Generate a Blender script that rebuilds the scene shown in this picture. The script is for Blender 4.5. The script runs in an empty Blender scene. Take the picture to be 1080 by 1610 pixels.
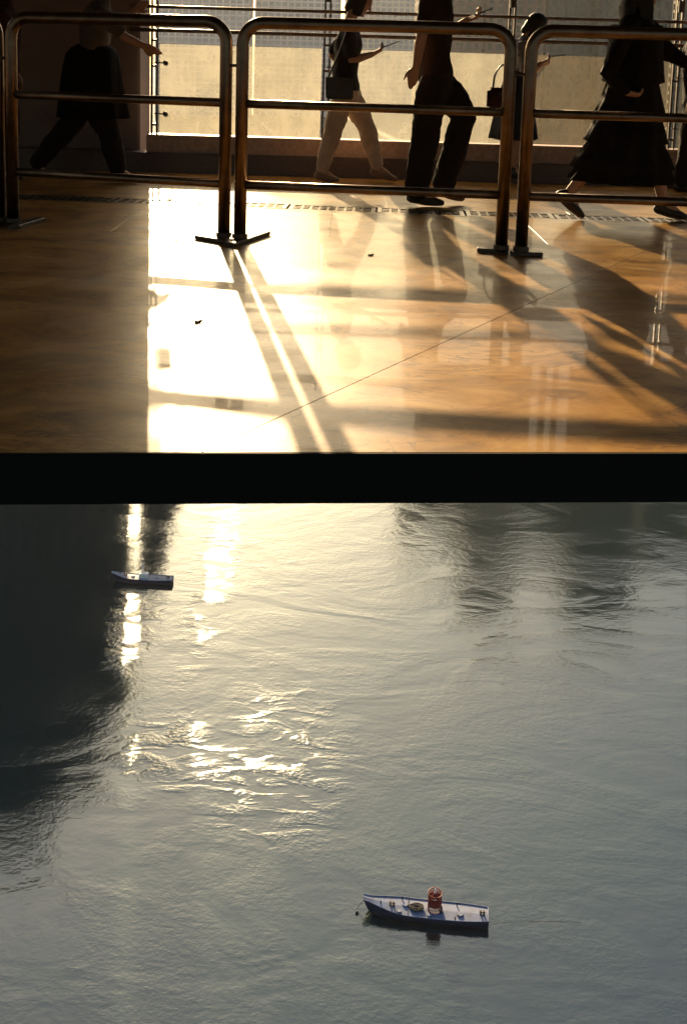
import bpy, bmesh, math, random
import numpy as np
from mathutils import Vector, Matrix, noise as mnoise
random.seed(7)
S = bpy.context.scene
COL = S.collection
R = math.radians

# ------------------------------------------------------------------ camera
F = 1700.0; PITCH = R(8.0); ROLL = R(1.7); CAMH = 1.10
PX, PY = 540.0, 86 + F * math.tan(PITCH)
W0, H0 = 1080.0, 1610.0
fwd = Vector((0, math.cos(PITCH), -math.sin(PITCH)))
up0 = Vector((0, math.sin(PITCH), math.cos(PITCH)))
r0 = Vector((1, 0, 0))
right = math.cos(ROLL) * r0 + math.sin(ROLL) * up0
upv = -math.sin(ROLL) * r0 + math.cos(ROLL) * up0
O = Vector((0, 0, CAMH))
cam_d = bpy.data.cameras.new('camera'); cam = bpy.data.objects.new('camera', cam_d); COL.objects.link(cam)
cam.matrix_world = Matrix(((right.x, upv.x, -fwd.x, 0), (right.y, upv.y, -fwd.y, 0), (right.z, upv.z, -fwd.z, CAMH), (0, 0, 0, 1)))
cam_d.sensor_fit = 'VERTICAL'; cam_d.sensor_height = 24.0
cam_d.lens = F / H0 * 24.0
cam_d.shift_y = -(H0 / 2 - PY) / H0
cam_d.clip_start = 0.05; cam_d.clip_end = 20000
S.camera = cam

def ray(x, y): return fwd + right * ((x - PX) / F) - upv * ((y - PY) / F)
def onz(x, y, z=0.0):
    d = ray(x, y); return O + d * ((z - CAMH) / d.z)
def ony(x, y, Y):
    d = ray(x, y); return O + d * (Y / d.y)

# ------------------------------------------------------------------ light
SUN_EL = R(14.7); SUN_AZ = R(-10.5)          # azimuth from +Y towards +X
w = bpy.data.worlds.new('World'); S.world = w; w.use_nodes = True
nt = w.node_tree; bg = nt.nodes['Background']
sky = nt.nodes.new('ShaderNodeTexSky'); sky.sky_type = 'NISHITA'; sky.sun_disc = False
sky.sun_elevation = SUN_EL; sky.sun_rotation = SUN_AZ; sky.altitude = 250; sky.air_density = 1.2; sky.dust_density = 5.0; sky.ozone_density = 1.0
nt.links.new(sky.outputs[0], bg.inputs[0]); bg.inputs[1].default_value = 0.07
sd = bpy.data.lights.new('sun', 'SUN'); sd.energy = 5.0; sd.angle = R(0.53); sd.color = (1.0, 0.72, 0.40)
sun = bpy.data.objects.new('sun', sd); COL.objects.link(sun)
sdir = Vector((math.sin(SUN_AZ) * math.cos(SUN_EL), math.cos(SUN_AZ) * math.cos(SUN_EL), math.sin(SUN_EL)))
sun.rotation_euler = sdir.to_track_quat('Z', 'Y').to_euler(); sun.location = sdir * 50
vs = S.view_settings; vs.view_transform = 'Standard'; vs.look = 'None'; vs.gamma = 1.0; vs.exposure = 1.3
try: vs.use_curve_mapping = False
except Exception: pass
S.cycles.max_bounces = 8; S.cycles.transparent_max_bounces = 16
S.cycles.sample_clamp_indirect = 6.0

# ------------------------------------------------------------------ helpers
def tag(o, label=None, cat=None, group=None, kind=None):
    for k, v in (('label', label), ('category', cat), ('group', group), ('kind', kind)):
        if v: o[k] = v
    return o
def link(name, me, mat=None, parent=None, smooth=False):
    o = bpy.data.objects.new(name, me); COL.objects.link(o)
    if mat is not None:
        for m in (mat if isinstance(mat, (list, tuple)) else [mat]): me.materials.append(m)
    if parent is not None: o.parent = parent
    if smooth: me.polygons.foreach_set('use_smooth', [True] * len(me.polygons))
    return o
def obj(name, bm, mat=None, parent=None, smooth=False):
    bmesh.ops.recalc_face_normals(bm, faces=bm.faces[:])
    me = bpy.data.meshes.new(name); bm.to_mesh(me); bm.free()
    return link(name, me, mat, parent, smooth)
def empty(name, loc=(0, 0, 0), rz=0):
    o = bpy.data.objects.new(name, None); COL.objects.link(o); o.location = loc; o.rotation_euler.z = rz
    o.empty_display_size = 0.2
    return o
def B(): return bmesh.new()
def box(bm, x0, x1, y0, y1, z0, z1):
    v = [bm.verts.new(p) for p in ((x0, y0, z0), (x1, y0, z0), (x1, y1, z0), (x0, y1, z0), (x0, y0, z1), (x1, y0, z1), (x1, y1, z1), (x0, y1, z1))]
    for f in ((3, 2, 1, 0), (4, 5, 6, 7), (0, 1, 5, 4), (1, 2, 6, 5), (2, 3, 7, 6), (3, 0, 4, 7)): bm.faces.new([v[i] for i in f])
    return bm
def prism(bm, pts, z0, z1):
    a = [bm.verts.new((p[0], p[1], z0)) for p in pts]; b = [bm.verts.new((p[0], p[1], z1)) for p in pts]
    n = len(pts); bm.faces.new(a[::-1]); bm.faces.new(b)
    for i in range(n): bm.faces.new((a[i], a[(i + 1) % n], b[(i + 1) % n], b[i]))
    return bm
def bevel(bm, r, seg=2):
    bmesh.ops.bevel(bm, geom=bm.edges[:], offset=r, segments=seg, affect='EDGES', clamp_overlap=True); return bm
def tube(bm, pts, rad, n=14, ref=None, cap=True):
    """swept tube; rad per point: scalar or (a along ref, b across)"""
    pts = [Vector(p) for p in pts]; m = len(pts)
    if not isinstance(rad, (list, tuple)): rad = [rad] * m
    rad = [(q, q) if not isinstance(q, (list, tuple)) else q for q in rad]
    rings = []; prev = None
    def ring(c, u, v, a, b):
        return [bm.verts.new(c + u * (a * math.cos(2 * math.pi * k / n)) + v * (b * math.sin(2 * math.pi * k / n))) for k in range(n)]
    for i in range(m):
        t = (pts[min(i + 1, m - 1)] - pts[max(i - 1, 0)]).normalized()
        if ref is not None: u = Vector(ref) - t * t.dot(Vector(ref))
        elif prev is None: u = t.orthogonal()
        else: u = prev - t * t.dot(prev)
        if u.length < 1e-4: u = t.orthogonal()
        u.normalize(); v = t.cross(u); prev = u
        a, b = rad[i]; mn = min(a, b)
        if cap and i == 0:
            for f, g in ((.85, .35), (.5, .75)): pass
            rings.append(ring(pts[i] - t * mn * .85, u, v, a * .5, b * .5)); rings.append(ring(pts[i] - t * mn * .5, u, v, a * .86, b * .86))
        rings.append(ring(pts[i], u, v, a, b))
        if cap and i == m - 1:
            rings.append(ring(pts[i] + t * mn * .5, u, v, a * .86, b * .86)); rings.append(ring(pts[i] + t * mn * .85, u, v, a * .5, b * .5))
    for r1, r2 in zip(rings[:-1], rings[1:]):
        for k in range(n): bm.faces.new((r1[k], r1[(k + 1) % n], r2[(k + 1) % n], r2[k]))
    bm.faces.new(rings[0][::-1]); bm.faces.new(rings[-1])
    return bm
def cyl(bm, a, b, r, n=16, r2=None):
    return tube(bm, [a, b], [r, r if r2 is None else r2], n, cap=False)
def ellipsoid(bm, c, rx, ry, rz, mat3=None, seg=20, rings_=14):
    res = bmesh.ops.create_uvsphere(bm, u_segments=seg, v_segments=rings_, radius=1.0)
    M = Matrix.Diagonal((rx, ry, rz)); M = (mat3 @ M) if mat3 is not None else M
    for v in res['verts']: v.co = M @ v.co + Vector(c)
    return bm
def spline(pts, k=6):
    P = [Vector(p) for p in pts]; out = []
    for i in range(len(P) - 1):
        p0 = P[max(i - 1, 0)]; p1 = P[i]; p2 = P[i + 1]; p3 = P[min(i + 2, len(P) - 1)]
        for j in range(k):
            t = j / k
            out.append(.5 * ((2 * p1) + (p2 - p0) * t + (2 * p0 - 5 * p1 + 4 * p2 - p3) * t * t + (3 * p1 - p0 - 3 * p2 + p3) * t ** 3))
    out.append(P[-1]); return out
PENDING = []
def remesh(name, bm, vox, smooth_it=2, mat=None, parent=None, jitter=0.0, zmin=None):
    """union of overlapping closed shapes; evaluated for all of them at once by finish_remesh()"""
    bmesh.ops.recalc_face_normals(bm, faces=bm.faces[:])
    me = bpy.data.meshes.new(name); bm.to_mesh(me); bm.free()
    o = link(name, me, mat, parent)
    md = o.modifiers.new('r', 'REMESH'); md.mode = 'VOXEL'; md.voxel_size = vox; md.adaptivity = 0.0
    sm = o.modifiers.new('s', 'SMOOTH'); sm.iterations = smooth_it; sm.factor = .5
    PENDING.append((o, mat, jitter, zmin)); return o
def finish_remesh():
    bpy.context.view_layer.update(); dg = bpy.context.evaluated_depsgraph_get()
    new = [bpy.data.meshes.new_from_object(o.evaluated_get(dg)) for o, *_ in PENDING]
    for (o, m, jitter, zmin), nm in zip(PENDING, new):
        o.modifiers.clear(); old = o.data
        for v in nm.vertices if (jitter or zmin is not None) else ():
            if jitter:
                q = v.co * 11.0; q.z *= .55
                v.co = v.co + v.normal * (jitter * mnoise.noise(q) + jitter * .5 * mnoise.noise(v.co * 27.0))
            if zmin is not None and v.co.z < zmin: v.co.z = zmin
        nm.materials.clear(); nm.materials.append(m)
        nm.polygons.foreach_set('use_smooth', [True] * len(nm.polygons)); o.data = nm; bpy.data.meshes.remove(old)

# ------------------------------------------------------------------ materials
def mat(name, col=(.5, .5, .5), rough=.5, metal=0.0, spec=.5, var=0.0, vscale=20.0, bump=0.0, bscale=60.0, ior=None, coord='Object'):
    m = bpy.data.materials.new(name); m.use_nodes = True; t = m.node_tree; b = t.nodes['Principled BSDF']
    b.inputs['Base Color'].default_value = (*col, 1); b.inputs['Roughness'].default_value = rough
    b.inputs['Metallic'].default_value = metal; b.inputs['Specular IOR Level'].default_value = spec
    if ior: b.inputs['IOR'].default_value = ior
    if var or bump:
        tc = t.nodes.new('ShaderNodeTexCoord')
    if var:
        n = t.nodes.new('ShaderNodeTexNoise'); n.inputs['Scale'].default_value = vscale; n.inputs['Detail'].default_value = 6
        t.links.new(tc.outputs[coord], n.inputs['Vector'])
        r = t.nodes.new('ShaderNodeValToRGB')
        r.color_ramp.elements[0].position = .3; r.color_ramp.elements[1].position = .7
        r.color_ramp.elements[0].color = (*[c * (1 - var) for c in col], 1)
        r.color_ramp.elements[1].color = (*[min(1, c * (1 + var)) for c in col], 1)
        t.links.new(n.outputs['Fac'], r.inputs[0]); t.links.new(r.outputs[0], b.inputs['Base Color'])
        mr = t.nodes.new('ShaderNodeMapRange'); mr.inputs[3].default_value = max(.03, rough - .12); mr.inputs[4].default_value = min(1, rough + .12)
        t.links.new(n.outputs['Fac'], mr.inputs[0]); t.links.new(mr.outputs[0], b.inputs['Roughness'])
    if bump:
        n2 = t.nodes.new('ShaderNodeTexNoise'); n2.inputs['Scale'].default_value = bscale; n2.inputs['Detail'].default_value = 5
        t.links.new(tc.outputs[coord], n2.inputs['Vector'])
        bp = t.nodes.new('ShaderNodeBump'); bp.inputs['Strength'].default_value = bump; bp.inputs['Distance'].default_value = .01
        t.links.new(n2.outputs['Fac'], bp.inputs['Height']); t.links.new(bp.outputs[0], b.inputs['Normal'])
    return m

def marble():
    m = bpy.data.materials.new('polished_marble'); m.use_nodes = True; t = m.node_tree; N = t.nodes; L = t.links; b = N['Principled BSDF']
    g = N.new('ShaderNodeNewGeometry')
    mp = N.new('ShaderNodeMapping'); mp.inputs['Scale'].default_value = (1.0, 1.6, 1.0); mp.inputs['Rotation'].default_value = (0, 0, R(14))
    L.new(g.outputs['Position'], mp.inputs[0])
    n1 = N.new('ShaderNodeTexNoise'); n1.inputs['Scale'].default_value = 2.0; n1.inputs['Detail'].default_value = 12; n1.inputs['Roughness'].default_value = .70; n1.inputs['Distortion'].default_value = 1.3
    L.new(mp.outputs[0], n1.inputs['Vector'])
    r1 = N.new('ShaderNodeValToRGB'); e = r1.color_ramp.elements
    e[0].position = .33; e[0].color = (.13, .055, .013, 1); e[1].position = .68; e[1].color = (.56, .325, .10, 1)
    x = r1.color_ramp.elements.new(.5); x.color = (.40, .205, .05, 1)
    L.new(n1.outputs['Fac'], r1.inputs[0])
    # veins: thin ridges of a distorted noise
    n2 = N.new('ShaderNodeTexNoise'); n2.inputs['Scale'].default_value = 2.4; n2.inputs['Detail'].default_value = 7; n2.inputs['Distortion'].default_value = 2.2
    mp2 = N.new('ShaderNodeMapping'); mp2.inputs['Scale'].default_value = (1.0, 2.1, 1.0); mp2.inputs['Rotation'].default_value = (0, 0, R(-22)); mp2.inputs['Location'].default_value = (3.1, 7, 0)
    L.new(g.outputs['Position'], mp2.inputs[0]); L.new(mp2.outputs[0], n2.inputs['Vector'])
    ab = N.new('ShaderNodeMath'); ab.operation = 'SUBTRACT'; ab.inputs[1].default_value = .5; L.new(n2.outputs['Fac'], ab.inputs[0])
    ab2 = N.new('ShaderNodeMath'); ab2.operation = 'ABSOLUTE'; L.new(ab.outputs[0], ab2.inputs[0])
    r2 = N.new('ShaderNodeValToRGB'); r2.color_ramp.elements[0].position = 0; r2.color_ramp.elements[0].color = (1, 1, 1, 1); r2.color_ramp.elements[1].position = .022; r2.color_ramp.elements[1].color = (0, 0, 0, 1)
    L.new(ab2.outputs[0], r2.inputs[0])
    n3 = N.new('ShaderNodeTexNoise'); n3.inputs['Scale'].default_value = 2.2; n3.inputs['Detail'].default_value = 3; L.new(g.outputs['Position'], n3.inputs['Vector'])
    r3 = N.new('ShaderNodeValToRGB'); r3.color_ramp.elements[0].position = .38; r3.color_ramp.elements[1].position = .58
    L.new(n3.outputs['Fac'], r3.inputs[0])
    mu = N.new('ShaderNodeMath'); mu.operation = 'MULTIPLY'; L.new(r2.outputs[0], mu.inputs[0]); L.new(r3.outputs[0], mu.inputs[1])
    mu2 = N.new('ShaderNodeMath'); mu2.operation = 'MULTIPLY'; mu2.inputs[1].default_value = .8; L.new(mu.outputs[0], mu2.inputs[0])
    mx = N.new('ShaderNodeMix'); mx.data_type = 'RGBA'; L.new(mu2.outputs[0], mx.inputs['Factor']); L.new(r1.outputs[0], mx.inputs['A']); mx.inputs['B'].default_value = (.07, .036, .014, 1)
    L.new(mx.outputs['Result'], b.inputs['Base Color'])
    # wear: scuffed roughness
    n4 = N.new('ShaderNodeTexNoise'); n4.inputs['Scale'].default_value = 3.5; n4.inputs['Detail'].default_value = 8; L.new(g.outputs['Position'], n4.inputs['Vector'])
    mr = N.new('ShaderNodeMapRange'); mr.inputs[1].default_value = .3; mr.inputs[2].default_value = .7; mr.inputs[3].default_value = .30; mr.inputs[4].default_value = .46
    L.new(n4.outputs['Fac'], mr.inputs[0]); L.new(mr.outputs[0], b.inputs['Roughness'])
    bp = N.new('ShaderNodeBump'); bp.inputs['Strength'].default_value = .12; bp.inputs['Distance'].default_value = .004
    n5 = N.new('ShaderNodeTexNoise'); n5.inputs['Scale'].default_value = 9; n5.inputs['Detail'].default_value = 6; L.new(g.outputs['Position'], n5.inputs['Vector'])
    L.new(n5.outputs['Fac'], bp.inputs['Height']); L.new(bp.outputs[0], b.inputs['Normal'])
    b.inputs['IOR'].default_value = 1.5; b.inputs['Specular IOR Level'].default_value = .24
    b.inputs['Coat Weight'].default_value = .13; b.inputs['Coat Roughness'].default_value = .02; b.inputs['Coat IOR'].default_value = 1.42
    return m

def dusty_glass(name, dust, tint, seed):
    m = bpy.data.materials.new(name); m.use_nodes = True; t = m.node_tree; N = t.nodes; L = t.links
    out = N['Material Output']; N.remove(N['Principled BSDF'])
    g = N.new('ShaderNodeNewGeometry')
    mp = N.new('ShaderNodeMapping'); mp.inputs['Location'].default_value = (seed * 3.7, seed, seed * 1.3); L.new(g.outputs['Position'], mp.inputs[0])
    n1 = N.new('ShaderNodeTexNoise'); n1.inputs['Scale'].default_value = 3.2; n1.inputs['Detail'].default_value = 10; n1.inputs['Roughness'].default_value = .7
    L.new(mp.outputs[0], n1.inputs['Vector'])
    mp2 = N.new('ShaderNodeMapping'); mp2.inputs['Scale'].default_value = (14, 14, 2.6); L.new(mp.outputs[0], mp2.inputs[0])   # run-off streaks
    n2 = N.new('ShaderNodeTexNoise'); n2.inputs['Scale'].default_value = 1.0; n2.inputs['Detail'].default_value = 5; L.new(mp2.outputs[0], n2.inputs['Vector'])
    vo = N.new('ShaderNodeTexVoronoi'); vo.inputs['Scale'].default_value = 14; L.new(mp.outputs[0], vo.inputs['Vector'])
    sp = N.new('ShaderNodeMapRange'); sp.inputs[1].default_value = 0; sp.inputs[2].default_value = .12; sp.inputs[3].default_value = .25; sp.inputs[4].default_value = 0; L.new(vo.outputs['Distance'], sp.inputs[0])
    ad = N.new('ShaderNodeMath'); ad.operation = 'ADD'; st = N.new('ShaderNodeMath'); st.operation = 'MULTIPLY_ADD'; st.inputs[1].default_value = .3; st.inputs[2].default_value = .35; L.new(n2.outputs['Fac'], st.inputs[0]); L.new(n1.outputs['Fac'], ad.inputs[0]); L.new(st.outputs[0], ad.inputs[1])
    mr = N.new('ShaderNodeMapRange'); mr.inputs[1].default_value = .65; mr.inputs[2].default_value = 1.3; mr.inputs[3].default_value = dust * .6; mr.inputs[4].default_value = min(.95, dust * 1.4)
    L.new(ad.outputs[0], mr.inputs[0])
    ad2 = N.new('ShaderNodeMath'); ad2.operation = 'ADD'; ad2.use_clamp = True; L.new(mr.outputs[0], ad2.inputs[0]); L.new(sp.outputs[0], ad2.inputs[1])
    bf = N.new('ShaderNodeMath'); bf.operation = 'SUBTRACT'; bf.inputs[0].default_value = 1.0; L.new(g.outputs['Backfacing'], bf.inputs[1])
    one = N.new('ShaderNodeMath'); one.operation = 'MULTIPLY'; L.new(ad2.outputs[0], one.inputs[0]); L.new(bf.outputs[0], one.inputs[1])
    tr = N.new('ShaderNodeBsdfTransparent'); tr.inputs[0].default_value = (.93, .95, .93, 1)
    tl = N.new('ShaderNodeBsdfTranslucent'); tl.inputs[0].default_value = (*tint, 1)
    df = N.new('ShaderNodeBsdfDiffuse'); df.inputs[0].default_value = (*tint, 1)
    m0 = N.new('ShaderNodeMixShader'); m0.inputs[0].default_value = .35; L.new(tl.outputs[0], m0.inputs[1]); L.new(df.outputs[0], m0.inputs[2])
    m1 = N.new('ShaderNodeMixShader'); L.new(one.outputs[0], m1.inputs[0]); L.new(tr.outputs[0], m1.inputs[1]); L.new(m0.outputs[0], m1.inputs[2])
    gl = N.new('ShaderNodeBsdfGlossy'); gl.inputs['Roughness'].default_value = .06
    fr = N.new('ShaderNodeFresnel'); fr.inputs[0].default_value = 1.45
    m2 = N.new('ShaderNodeMixShader'); L.new(fr.outputs[0], m2.inputs[0]); L.new(m1.outputs[0], m2.inputs[1]); L.new(gl.outputs[0], m2.inputs[2])
    L.new(m2.outputs[0], out.inputs[0])
    return m

def river_water():
    m = bpy.data.materials.new('river_water'); m.use_nodes = True; t = m.node_tree; N = t.nodes; L = t.links; b = N['Principled BSDF']
    b.inputs['Base Color'].default_value = (.005, .015, .016, 1); b.inputs['IOR'].default_value = 2.4; b.inputs['Specular Tint'].default_value = (.91, 1.0, .97, 1); b.inputs['Specular IOR Level'].default_value = .5
    g = N.new('ShaderNodeNewGeometry')
    def noise(scale, detail, sx=1., sy=1., dist=0., rot=0, loc=0):
        mp = N.new('ShaderNodeMapping'); mp.inputs['Scale'].default_value = (sx, sy, 1); mp.inputs['Rotation'].default_value = (0, 0, R(rot)); mp.inputs['Location'].default_value = (loc, loc * .7, 0)
        L.new(g.outputs['Position'], mp.inputs[0])
        n = N.new('ShaderNodeTexNoise'); n.inputs['Scale'].default_value = scale; n.inputs['Detail'].default_value = detail; n.inputs['Distortion'].default_value = dist
        L.new(mp.outputs[0], n.inputs['Vector']); return n.outputs['Fac']
    def math_(op, a, bb):
        n = N.new('ShaderNodeMath'); n.operation = op
        for i, v in enumerate((a, bb)):
            if isinstance(v, (int, float)): n.inputs[i].default_value = v
            else: L.new(v, n.inputs[i])
        return n.outputs[0]
    def rng(v, a, bb, c, d):
        n = N.new('ShaderNodeMapRange'); n.interpolation_type = 'SMOOTHSTEP'
        n.inputs[1].default_value = a; n.inputs[2].default_value = bb; n.inputs[3].default_value = c; n.inputs[4].default_value = d; L.new(v, n.inputs[0]); return n.outputs[0]
    def ruffle(px, py, rx, ry):                               # extra ripples added where the sun should glint
        c = onz(px, py, CAMH - 67.0)
        mp = N.new('ShaderNodeMapping'); mp.vector_type = 'POINT'; mp.inputs['Location'].default_value = (-c.x / rx, -c.y / ry, 0); mp.inputs['Scale'].default_value = (1 / rx, 1 / ry, 0)
        L.new(g.outputs['Position'], mp.inputs[0])
        ln = N.new('ShaderNodeVectorMath'); ln.operation = 'LENGTH'; L.new(mp.outputs[0], ln.inputs[0])
        return rng(ln.outputs['Value'], .1, 1.0, 1.0, 0.0)
    swirl = noise(.045, 4, .8, 1.3, 2.4, -12)                 # boils and slicks of the current
    patch = rng(swirl, .40, .60, .30, 1.0)
    fine = noise(2.4, 3, .75, 1.0, .3, 8)
    mid = noise(.55, 3, .7, 1.25, .6, -6, 4)
    micro = noise(6.0, 2, .8, 1.0, .2, 20, 3)
    big = noise(.09, 3, .7, 1.6, 1.6, -14, 9)
    h = math_('ADD', math_('MULTIPLY', fine, .017), math_('ADD', math_('MULTIPLY', micro, .008), math_('MULTIPLY', mid, .018)))
    h = math_('MULTIPLY', h, patch)
    h = math_('ADD', h, math_('MULTIPLY', big, .055))
    ruf = math_('MAXIMUM', math_('MAXIMUM', ruffle(440, 1190, 10, 17), ruffle(340, 890, 4.2, 36)), math_('MAXIMUM', ruffle(215, 970, 4.5, 16), ruffle(280, 1180, 8, 9)))
    ruf = math_('MULTIPLY', ruf, rng(noise(.42, 7, .55, 1.2, .8, -20, 13), .44, .64, 0.0, 1.0))
    h = math_('ADD', h, math_('MULTIPLY', ruf, math_('ADD', math_('MULTIPLY', noise(3.2, 3, .8, 1, .3, 15, 6), .09), math_('MULTIPLY', micro, .028))))
    bp = N.new('ShaderNodeBump'); bp.inputs['Strength'].default_value = 1.0; bp.inputs['Distance'].default_value = 1.0
    L.new(h, bp.inputs['Height']); L.new(bp.outputs[0], b.inputs['Normal'])
    L.new(math_('SUBTRACT', rng(patch, .30, 1, .08, .12), math_('MULTIPLY', ruf, .03)), b.inputs['Roughness'])
    return m

M_marble = marble()
M_grout = mat('grout', (.16, .10, .05), .9)
M_black = mat('black_steel', (.003, .003, .004), .75, spec=.2, var=.3, vscale=8)
M_steel = mat('brushed_steel_tube', (.21, .155, .115), .34, metal=1.0, var=.25, vscale=14, bump=.05, bscale=120)
M_dsteel = mat('dark_painted_steel', (.06, .042, .034), .42, var=.3, vscale=25)
M_granite = mat('brown_granite', (.085, .048, .036), .38, var=.35, vscale=40, bump=.1)
M_pink = mat('rose_granite', (.42, .27, .21), .5, var=.22, vscale=30)
M_wall = mat('mauve_plaster', (.17, .125, .115), .8, var=.15, vscale=3)
M_ceil = mat('ceiling_board', (.05, .04, .034), .85, var=.2, vscale=2)
M_grate = mat('drain_steel', (.16, .12, .09), .3, metal=.9, var=.3, vscale=30)
M_water = river_water()

# ------------------------------------------------------------------ deck (concourse floor)
ES = 0.081
def edgeY(x): return 2.888 + ES * x
XL, XR = -8.0, 8.0
JY = 6.45
def dn(x): return 7.60 - .05 * x     # near / far edges of the drain channel
def df_(x): return 7.86 - .05 * x
BACK = 9.70
floor = obj('floor', prism(B(), [(XL, edgeY(XL) + .027), (XR, edgeY(XR) + .027), (XR, 10.6), (XL, 10.6)], -.12, -.02), M_grout); tag(floor, kind='structure')
def slab(pts):
    """one stone slab, shrunk 2 mm for its joints, with a tiny arris"""
    bm = B(); c = Vector((sum(p[0] for p in pts) / len(pts), sum(p[1] for p in pts) / len(pts)))
    n = len(pts); q = []
    for i in range(n):
        a = Vector(pts[i - 1][:2]); p = Vector(pts[i][:2]); d = Vector(pts[(i + 1) % n][:2])
        e1 = (a - p).normalized(); e2 = (d - p).normalized(); k = abs(e1.cross(e2)) or 1
        q.append(p + (e1 + e2) * (.0008 / k))
    prism(bm, q, -.019, 0.0)
    bmesh.ops.bevel(bm, geom=[e for e in bm.edges if all(v.co.z > -.001 for v in e.verts)], offset=.0012, segments=1, affect='EDGES')
    return obj('paving_slab', bm, M_marble, floor)
# front row: slabs cut on the skew (about 58 degrees)
K = 1.431 / 2.288
def skew(x0, y): return x0 + (y - 2.871) * K
def skew_edge(x0):
    y = (edgeY(x0) - ES * K * 2.871) / (1 - ES * K); y += .0065
    return (skew(x0, y), y)
base_x = -.367
sl = [base_x + 2.3 * k for k in range(-5, 5)]
for a, b_ in zip(sl[:-1], sl[1:]):
    slab([skew_edge(a), skew_edge(b_), (skew(b_, JY), JY), (skew(a, JY), JY)])
xs = [XL + i * 1.32 for i in range(13)]
for a, b_ in zip(xs[:-1], xs[1:]):
    slab([(a, JY), (b_, JY), (b_, dn(b_)), (a, dn(a))])
    slab([(a + .4, df_(a + .4)), (b_ + .4, df_(b_ + .4)), (b_ + .4, BACK - .03), (a + .4, BACK - .03)])
bm = prism(B(), [(XL, edgeY(XL)), (XR, edgeY(XR)), (XR, edgeY(XR) + .0055), (XL, edgeY(XL) + .0055)], -.147, -.001)
prism(bm, [(XL, edgeY(XL) + .0065), (XR, edgeY(XR) + .0065), (XR, edgeY(XR) + .026), (XL, edgeY(XL) + .026)], -.147, -.0205)
beam = obj('edge_beam', bm, M_black)
tag(beam, 'black steel edge beam closing the polished floor above the river', 'beam')
# drain: slotted covers laid end to end
def drain_cover():
    bm = B(); L_, Wd = .62, .25
    box(bm, 0, L_, 0, .03, -.018, -.001); box(bm, 0, L_, Wd - .03, Wd, -.018, -.001)
    box(bm, 0, .03, .03, Wd - .03, -.018, -.001); box(bm, L_ - .03, L_, .03, Wd - .03, -.018, -.001)
    for j in (1, 2): box(bm, .03, L_ - .03, .03 + j * .063 - .012, .03 + j * .063 + .012, -.018, -.002)
    for i in range(1, 9): box(bm, .03 + i * .062 - .008, .03 + i * .062 + .008, .031, Wd - .031, -.017, -.0025)
    return bm
drain = empty('floor_drain', (-4.2, dn(-4.2) + .005, 0), math.atan(-.05))
tag(drain, 'slotted steel floor drain running across the polished floor behind the barriers', 'drain')
c0 = obj('drain_cover', drain_cover(), M_grate, drain)
for i in range(1, 13):
    c = c0.copy(); COL.objects.link(c); c.parent = drain; c.location = (i * .635, 0, random.uniform(0, .003)); c.rotation_euler = (random.uniform(-.01, .01), random.uniform(-.006, .006), 0)
trough = obj('trough', box(B(), -.05, 8.4, .002, .248, -.0195, -.0185), M_black, drain)

M_leaf = mat('dry_leaf', (.09, .05, .02), .8)
for q, lb in (((312, 507), 'dry leaf scrap lying on the bright stretch of polished floor'), ((583, 402), 'dry leaf scrap lying behind the shadow of the lowest rail')):
    c = onz(*q); bm = B(); vs_ = [bm.verts.new((.016 * math.cos(a) * (1 + .3 * math.sin(3 * a)), .009 * math.sin(a), .004 + .005 * math.sin(2 * a))) for a in [k * math.pi / 5 for k in range(10)]]; f = bm.faces.new(vs_)
    ex = bmesh.ops.extrude_face_region(bm, geom=[f]); [setattr(v, 'co', v.co + Vector((0, 0, .0025))) for v in ex['geom'] if isinstance(v, bmesh.types.BMVert)]
    o = obj('leaf_scrap', bm, M_leaf); o.location = (c.x, c.y, .0); tag(o, lb, 'leaf', 'leaf scraps on the floor')

# ------------------------------------------------------------------ roof and side pier
ceil = obj('ceiling', box(B(), -12, 12, -6, 10.55, 3.1, 3.4), M_ceil); tag(ceil, kind='structure')
pier = obj('wall_pier', bevel(box(B(), -5.2, -1.9, 9.98, 10.5, -.02, 3.1), .015), M_wall)
tag(pier, 'wide mauve plaster pier standing behind the walker with an outstretched arm', 'pier')

scr = empty('upper_screen', (0, 10.0, 1.8)); tag(scr, 'dark slitted screen hanging from the ceiling above the balustrade', 'screen')
for a, b_ in ((.75, 1.84), (1.925, 1.985), (2.05, 2.10), (2.21, 3.5), (3.52, 5.0), (5.02, 6.5)):
    obj('panel', box(B(), a, b_, 0, .05, 0, 1.3), M_ceil, scr)
for z in (.16, .47, .86): obj('cross_rail', box(B(), 1.8, 2.25, .05, .08, z, z + .03), M_ceil, scr)

# ------------------------------------------------------------------ balustrade
bal = empty('balustrade', (0, 9.75, 0)); tag(bal, 'glass balustrade with dusty panes, steel posts and two handrails on a granite kerb', 'balustrade')
def part(name, bm, m, parent=bal, smooth=False):
    return obj(name, bm, m, parent, smooth)
part('plinth', bevel(box(B(), -6, 8, -.05, .2, -.01, .175), .006), M_granite)
part('ledge', bevel(box(B(), -1.80, 8, .02, .20, .176, .335), .006), M_pink)
PXs = [-1.743, -.19, 1.461, 2.96, 4.4]
for X in PXs:
    bm = B(); 
    for s_ in (-.024, .024): box(bm, X + s_ - .008, X + s_ + .008, .085, .125, .336, 2.05)
    p = part('post', bevel(bm, .003, 1), M_dsteel)
    for z in (.42, .62, .95, 1.18, 1.6, 1.9):
        bm = B(); cyl(bm, (X - .034, .105, z), (X + .034, .105, z), .012, 10); obj('spacer', bm, M_dsteel, p)
    for z in (.52, .98):
        bm = B(); cyl(bm, (X, .105, z), (X + .10, .105, z), .007, 8); cyl(bm, (X + .10, .09, z), (X + .10, .125, z), .022, 14)
        obj('glass_clamp', bm, M_dsteel, p)
    bm = B(); cyl(bm, (X, .06, 1.56), (X, .06, 1.66), .03, 12); obj('collar', bm, M_dsteel, p)
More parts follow.
